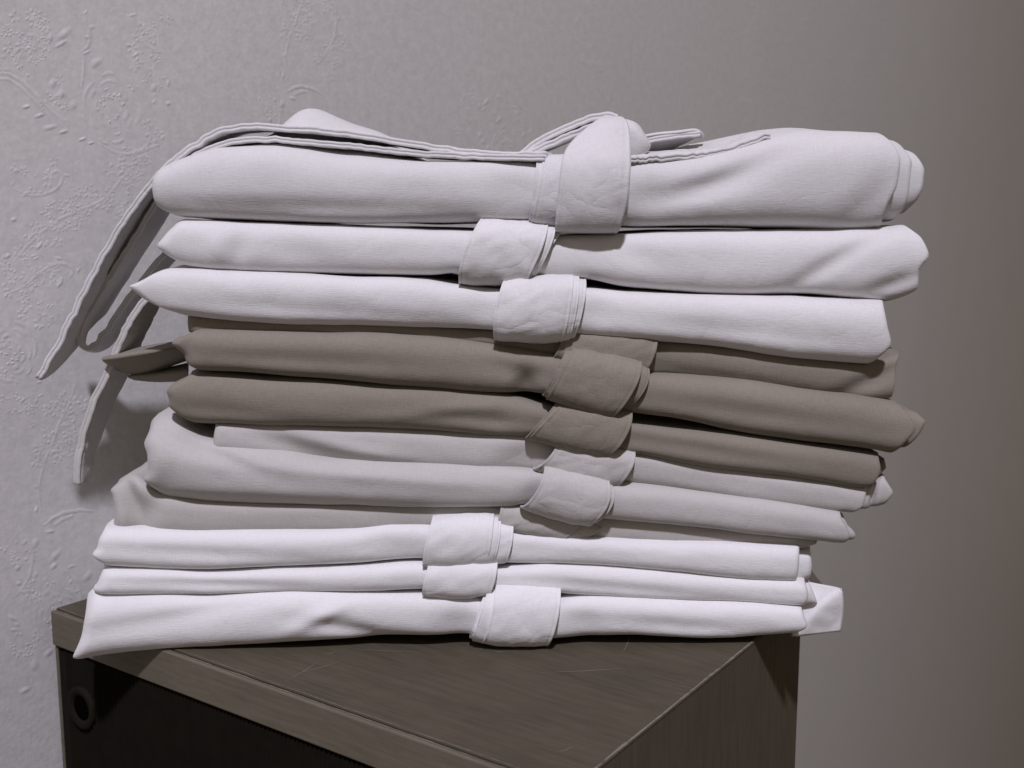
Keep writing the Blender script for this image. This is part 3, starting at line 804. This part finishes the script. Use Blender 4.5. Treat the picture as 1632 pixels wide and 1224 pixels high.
# ---- P5
p = pack('dark taupe folded cloth in the middle, end roll curled out at right', 730, 615, .68)
Y = YB - .002
cloth('body', M_TAUPE, p,
      [(258, 530), (290, 529), (312, 526), (432, 529), (580, 533), (771, 548), (898, 568), (960, 585), (1017, 597), (1065, 599), (1192, 609), (1261, 620), (1420, 643), (1440, 648), (1465, 658)],
      [(258, 586), (289, 590), (312, 595), (397, 599), (580, 611), (700, 622), (789, 631), (861, 634), (930, 650), (1000, 660), (1055, 668), (1171, 691), (1401, 724), (1425, 727), (1465, 724)],
      [(0, 300), (.1, 288), (.35, 284), (.7, 266), (.8, 271), (1, 305)], [(0, 1428), (.25, 1446), (.6, 1462), (.85, 1452), (1, 1432)], Y, seed=8, k=1.0,
      dents=[(838, 614, 12, 14, 0, .008), (820, 590, 40, 10, 10, .002), (480, 575, 120, 9, 3, .002), (1200, 660, 120, 10, 8, .002), (290, 560, 10, 20, 0, .003)])
band(M_TAUPE, p, (915, 558), (1026, 580), (976, 671), (872, 640), Y - .008, seed=82, cl=-3, cr=8, depth=.16)
band(M_TAUPE, p, (903, 562), (970, 572), (930, 655), (866, 634), Y - .006, seed=83, cl=-3, depth=.16, name='tie_layer')
band(M_TAUPE, p, (980, 572), (1036, 590), (1005, 650), (950, 640), Y - .003, seed=84, cr=8, depth=.16, name='tie_layer')
cloth('end_roll', M_TAUPE, p, [(1380, 650), (1445, 656), (1468, 663), (1480, 668)], [(1380, 716), (1445, 717), (1462, 712), (1480, 704)], V2(1385, 1385), [(0, 1446), (.25, 1464), (.6, 1474), (.85, 1477), (1, 1466)], Y + .014, depth=(.1, .1), nu=60, seed=85, rc=.008)

# ---- P4, mostly hidden
p = pack('dark taupe folded cloth mostly hidden beneath the third white one', 730, 540, .69)
Y = YB + .008
cloth('body', M_TAUPE, p,
      [(285, 500), (377, 506), (560, 513), (700, 520), (790, 526), (914, 534), (1000, 535), (1051, 540), (1171, 555), (1285, 569), (1388, 578), (1420, 566), (1440, 562)],
      [(285, 532), (432, 534), (580, 538), (771, 552), (898, 572), (1017, 601), (1089, 604), (1161, 611), (1261, 623), (1419, 645), (1440, 645)],
      V2(294, 293, 294), [(0, 1418), (.12, 1430), (.6, 1435), (1, 1437)], Y, seed=9, k=1.0, rc=.008,
      dents=[(1380, 612, 60, 10, -25, .004), (1150, 600, 100, 8, 8, .002)])
band(M_TAUPE, p, (904, 528), (1050, 536), (1022, 604), (880, 575), Y - .006, seed=92, depth=.15, cr=6, amp=.0014)

# ---- P3
p = pack('white folded cloth with pointed left tip, third from the top', 730, 530, .68)
Y = YB - .003
cloth('body', M_TOP2, p,
      [(190, 440), (225, 434), (247, 429), (302, 427), (388, 434), (540, 441), (677, 446), (732, 455), (794, 461), (850, 462), (931, 462), (1000, 467), (1100, 469), (1206, 472), (1408, 481), (1430, 482)],
      [(190, 482), (220, 491), (268, 503), (377, 513), (560, 521), (700, 527), (787, 529), (850, 535), (917, 534), (986, 541), (1051, 547), (1171, 562), (1285, 576), (1388, 585), (1430, 584)],
      [(0, 275), (.15, 228), (.4, 207), (.62, 197), (.8, 216), (1, 250)], [(0, 1391), (.15, 1408), (.35, 1423), (.6, 1416), (1, 1408)], Y, seed=10, k=1.0, nu=250,
      dents=[(500, 495, 160, 10, 4, .002), (1200, 530, 120, 10, 6, .0015), (950, 500, 24, 24, 0, .003), (770, 495, 18, 26, 0, .003)])
band(M_TOP2, p, (804, 448), (916, 441), (898, 549), (787, 542), Y - .007, seed=102, cl=-7, cr=2, depth=.16, amp=.0013)
band(M_TOP2, p, (850, 450), (925, 444), (908, 545), (850, 542), Y - .0055, seed=103, cr=3, depth=.16, name='tie_layer')
band(M_TOP2, p, (850, 452), (936, 449), (916, 542), (850, 540), Y - .0035, seed=104, cr=3, depth=.16, name='tie_layer')

# ---- P2
p = pack('off-white folded cloth, second from the top, blunt right end sticking out', 730, 440, .68)
Y = YB + .002
cloth('body', M_TOP2, p,
      [(235, 362), (269, 357), (292, 351), (400, 354), (540, 359), (650, 362), (746, 366), (820, 372), (883, 376), (983, 373), (1100, 367), (1274, 366), (1412, 361), (1436, 358), (1465, 362), (1485, 368)],
      [(235, 412), (254, 414), (298, 427), (360, 434), (540, 438), (684, 441), (727, 437), (790, 442), (856, 443), (928, 444), (1000, 459), (1100, 467), (1185, 472), (1274, 473), (1415, 485), (1450, 478), (1468, 472), (1485, 470)],
      [(0, 290), (.12, 258), (.4, 244), (.55, 250), (.85, 264), (1, 275)], [(0, 1420), (.1, 1467), (.42, 1470), (.6, 1482), (.85, 1470), (1, 1445)], Y, seed=11, k=1.0, nu=250,
      dents=[(380, 400, 12, 26, 10, .0025), (480, 405, 40, 20, 20, .002), (345, 395, 12, 22, 0, -.002), (1310, 430, 70, 10, -30, .003), (1420, 455, 40, 10, -20, .004), (1000, 400, 60, 16, 20, .002), (1140, 415, 20, 26, 0, .001)])
band(M_TOP2, p, (766, 351), (875, 358), (836, 453), (729, 454), Y - .0085, seed=112, cl=-9, cr=5, depth=.16, amp=.0013)
band(M_TOP2, p, (820, 353), (888, 360), (848, 448), (790, 450), Y - .0045, seed=113, cr=5, depth=.16, name='tie_layer')
band(M_TOP2, p, (830, 356), (900, 364), (855, 442), (800, 446), Y - .0025, seed=114, cr=-4, depth=.16, name='tie_layer')

# ---- P1, the topmost, with its knotted strap
p = pack('thick off-white folded cloth on top of the pile with knotted strap and long tails', 730, 350, .68)
Y = YB
cloth('body', M_TOP, p,
      [(230, 285), (240, 276), (281, 254), (343, 238), (412, 234), (480, 243), (560, 254), (700, 256), (832, 256), (920, 260), (1007, 258), (1060, 257), (1120, 250), (1180, 236), (1240, 219), (1295, 208), (1401, 206), (1420, 210), (1440, 222)],
      [(230, 336), (261, 343), (292, 347), (400, 351), (540, 355), (700, 354), (842, 351), (920, 356), (1000, 359), (1100, 361), (1240, 363), (1343, 368), (1405, 364), (1440, 352)],
      [(0, 268), (.07, 252), (.16, 243), (.4, 239), (.8, 239), (1, 242)], [(0, 1411), (.2, 1420), (.45, 1434), (.75, 1437), (.9, 1425), (1, 1402)], Y, seed=12, k=.95, nu=280, rc=.007, pinch=.05,
      dents=[(1120, 300, 60, 12, -12, .003), (1180, 275, 70, 12, -22, .003), (1380, 330, 40, 18, -40, .003), (820, 310, 26, 30, 0, .003), (1040, 310, 24, 30, 0, .003), (500, 330, 180, 10, 1, .002)],
      backs=[(455, .08, 34, .03, .022), (510, .08, 40, .03, .020), (590, .075, 48, .03, .020), (1120, .07, 90, .035, .013), (1250, .06, 60, .03, .006), (360, .06, 50, .03, .008)], depth=(.13, .19))
cloth('inner_fold', M_TOP, p, [(1330, 214), (1420, 222), (1440, 234), (1458, 248)], [(1330, 352), (1420, 352), (1446, 345), (1458, 335)], V2(1335, 1335), [(0, 1432), (.12, 1446), (.5, 1452), (.85, 1452), (1, 1436)], Y + .016, depth=(.12, .12), nu=60, seed=124, rc=.006)
cloth('inner_fold', M_TOP, p, [(1350, 224), (1440, 236), (1466, 249), (1478, 264)], [(1350, 340), (1440, 340), (1463, 331), (1478, 322)], V2(1355, 1355), [(0, 1450), (.15, 1466), (.5, 1474), (.8, 1475), (1, 1458)], Y + .028, depth=(.11, .11), nu=60, seed=125, rc=.008)
band(M_TOP, p, (866, 247), (960, 246), (950, 362), (845, 358), Y - .004, seed=126, cl=3, depth=.15, name='tie_layer')
band(M_TOP, p, (856, 249), (940, 248), (930, 360), (842, 357), Y - .0022, seed=127, cl=2, depth=.15, name='tie_layer')
strip('tie_band', M_TOP, p, [(910, 972, 366, .700), (892, 980, 370, .682), (885, 986, 366, .664), (886, 993, 348, Y - .0065), (889, 1000, 320, Y - .0095), (892, 1003, 290, Y - .0105), (895, 1005, 262, Y - .0085),
      (902, 1005, 240, Y - .003), (916, 1004, 222, .668), (934, 1002, 206, .674), (950, 998, 194, .681), (960, 990, 188, .690), (963, 986, 190, .702), (966, 984, 206, .716)], seed=128, bulge=.0035)
cloth('knot', M_TOP, p, [(950, 196), (985, 188), (1008, 192), (1028, 203), (1042, 222)], [(950, 252), (1000, 256), (1030, 250), (1042, 240)], V2(955, 955), [(0, 1030), (.5, 1039), (1, 1022)], .674, depth=(.05, .05), nu=70, seed=129, k=1.0, rc=.012, rr=.010, amp=.0012)
ribbon('knot_loop', M_TOP, p, [(832, 246, .705), (860, 224, .703), (900, 205, .70), (940, 189, .697), (966, 184, .696), (984, 188, .696)], .020, seed=1, ply=.0024, wav=.0005)
ribbon('knot_loop', M_TOP, p, [(838, 248, .700), (868, 234, .697), (905, 218, .693), (935, 205, .69), (960, 198, .69)], .026, seed=2, ply=.0024)
ribbon('strap_tail', M_TOP, p, [(1015, 226, .690), (1050, 221, .692), (1085, 216, .694), (1116, 213, .696)], .026, seed=3, wvec=(0, 1, .05), ply=.0019, wav=.0008)
ribbon('strap_tail', M_TOP, p, [(1000, 256, .668), (1040, 253, .672), (1080, 250, .674), (1120, 247, .676), (1160, 240, .678), (1190, 229, .680), (1208, 222, .681), (1228, 217, .682)], .024, seed=4, ply=.0021, wvec=(.08, 1, .18), wav=.0016)
ribbon('long_strap', M_TOP, p, [(872, 247, .668), (800, 247, .672), (740, 242, .674), (640, 227, .676), (560, 214, .676), (470, 205, .676), (400, 201, .676), (345, 211, .677), (290, 246, .678), (250, 283, .680), (205, 340, .683),
       (165, 405, .686), (130, 472, .688), (95, 542, .689), (60, 604, .690)], .036, n=190, seed=5, ply=.0022, wvec=(0, 1, .03), taper=.02)
ribbon('long_strap', M_TOP, p, [(868, 252, .664), (800, 251, .668), (740, 249, .670), (660, 244, .671), (560, 233, .672), (470, 225, .672), (400, 222, .672), (345, 233, .674), (300, 256, .680), (262, 300, .692), (225, 362, .700), (180, 432, .706), (148, 485, .708), (131, 515, .709),
       (126, 540, .712), (136, 555, .716), (152, 548, .719), (172, 522, .722), (198, 484, .725), (226, 446, .728), (262, 405, .73), (300, 372, .73)], .036, n=230, seed=6, ply=.0020, wvec=(0, 1, .03))

# loose straps of the lower cloths at the left
p3 = [o for o in C.objects if o.name.startswith('folded_cloth') and 'third from the top' in o.get('label', '')][0]
ribbon('long_strap', M_GREIGE, p3, [(300, 440, .715), (250, 462, .705), (216, 496, .700), (190, 545, .698), (172, 590, .697), (148, 640, .696), (132, 690, .695), (123, 732, .694), (121, 772, .694)], 0.034, n=130, seed=7, ply=.0024, wvec=(.10, 1, .02), taper=.07)
p5 = [o for o in C.objects if o.name.startswith('folded_cloth') and 'curled out' in o.get('label', '')][0]
def patch(name, mat, parent, rows, n=50, sub=10, thick=.0018, seed=0, amp=.0006):
    """folded piece of strap: rows of (px, py, depth) across it, smooth along, creased at each row"""
    RR = [crom(r, n) for r in rows]; G = []
    for a, b in zip(RR[:-1], RR[1:]):
        for q in range(sub): G.append(a + (b - a) * q / sub)
    G.append(RR[-1]); G = np.array(G); m = len(G)
    x, y, z = at(G[..., 0], G[..., 1], G[..., 2]); V = np.stack([x, y, z], -1)
    for i in range(m):
        for j in range(n):
            q = V[i, j]; V[i, j, 1] += amp * noise.noise((q[0] * 60, q[2] * 60 + i * .02, seed))
    f = [(i*n + j, i*n + j + 1, (i+1)*n + j + 1, (i+1)*n + j) for i in range(m - 1) for j in range(n - 1)]
    uv = np.stack([V[..., 0] * S, V[..., 2] * S], -1).reshape(-1, 2)
    o = mk(name, V.reshape(-1, 3), f, mat, parent, uv=uv)
    so = o.modifiers.new('thickness', 'SOLIDIFY'); so.thickness = thick * S; so.offset = 0
    return o
patch('strap_loop', M_TAUPE, p5, [
    [(166, 571, .704), (205, 559, .712), (250, 550, .714), (300, 543, .716)],
    [(164, 573, .692), (176, 571, .686), (212, 565, .682), (255, 558, .684), (300, 550, .688)],
    [(166, 575, .700), (184, 587, .703), (205, 594, .704), (238, 593, .706), (266, 584, .708), (300, 572, .710)],
    [(170, 574, .716), (200, 584, .722), (240, 584, .726), (300, 568, .730)]], seed=1)
patch('strap_loop', M_TAUPE, p5, [
    [(212, 598, .714), (250, 591, .718), (300, 580, .720)],
    [(204, 600, .704), (245, 597, .702), (300, 590, .702)],
    [(214, 604, .706), (250, 607, .706), (300, 606, .708)],
    [(216, 602, .72), (250, 604, .724), (300, 602, .726)]], seed=2)
p1 = [o for o in C.objects if o.name.startswith('folded_cloth') and 'on top of the pile' in o.get('label', '')][0]
patch('strap_tail', M_TOP, p1, [
    [(1010, 220, .690), (1045, 213, .692), (1080, 210, .694), (1104, 207, .696), (1114, 209, .698), (1121, 216, .702)],
    [(1010, 250, .706), (1045, 246, .712), (1072, 236, .716), (1095, 225, .716), (1110, 218, .714), (1122, 218, .712)]], seed=3, amp=.0012)
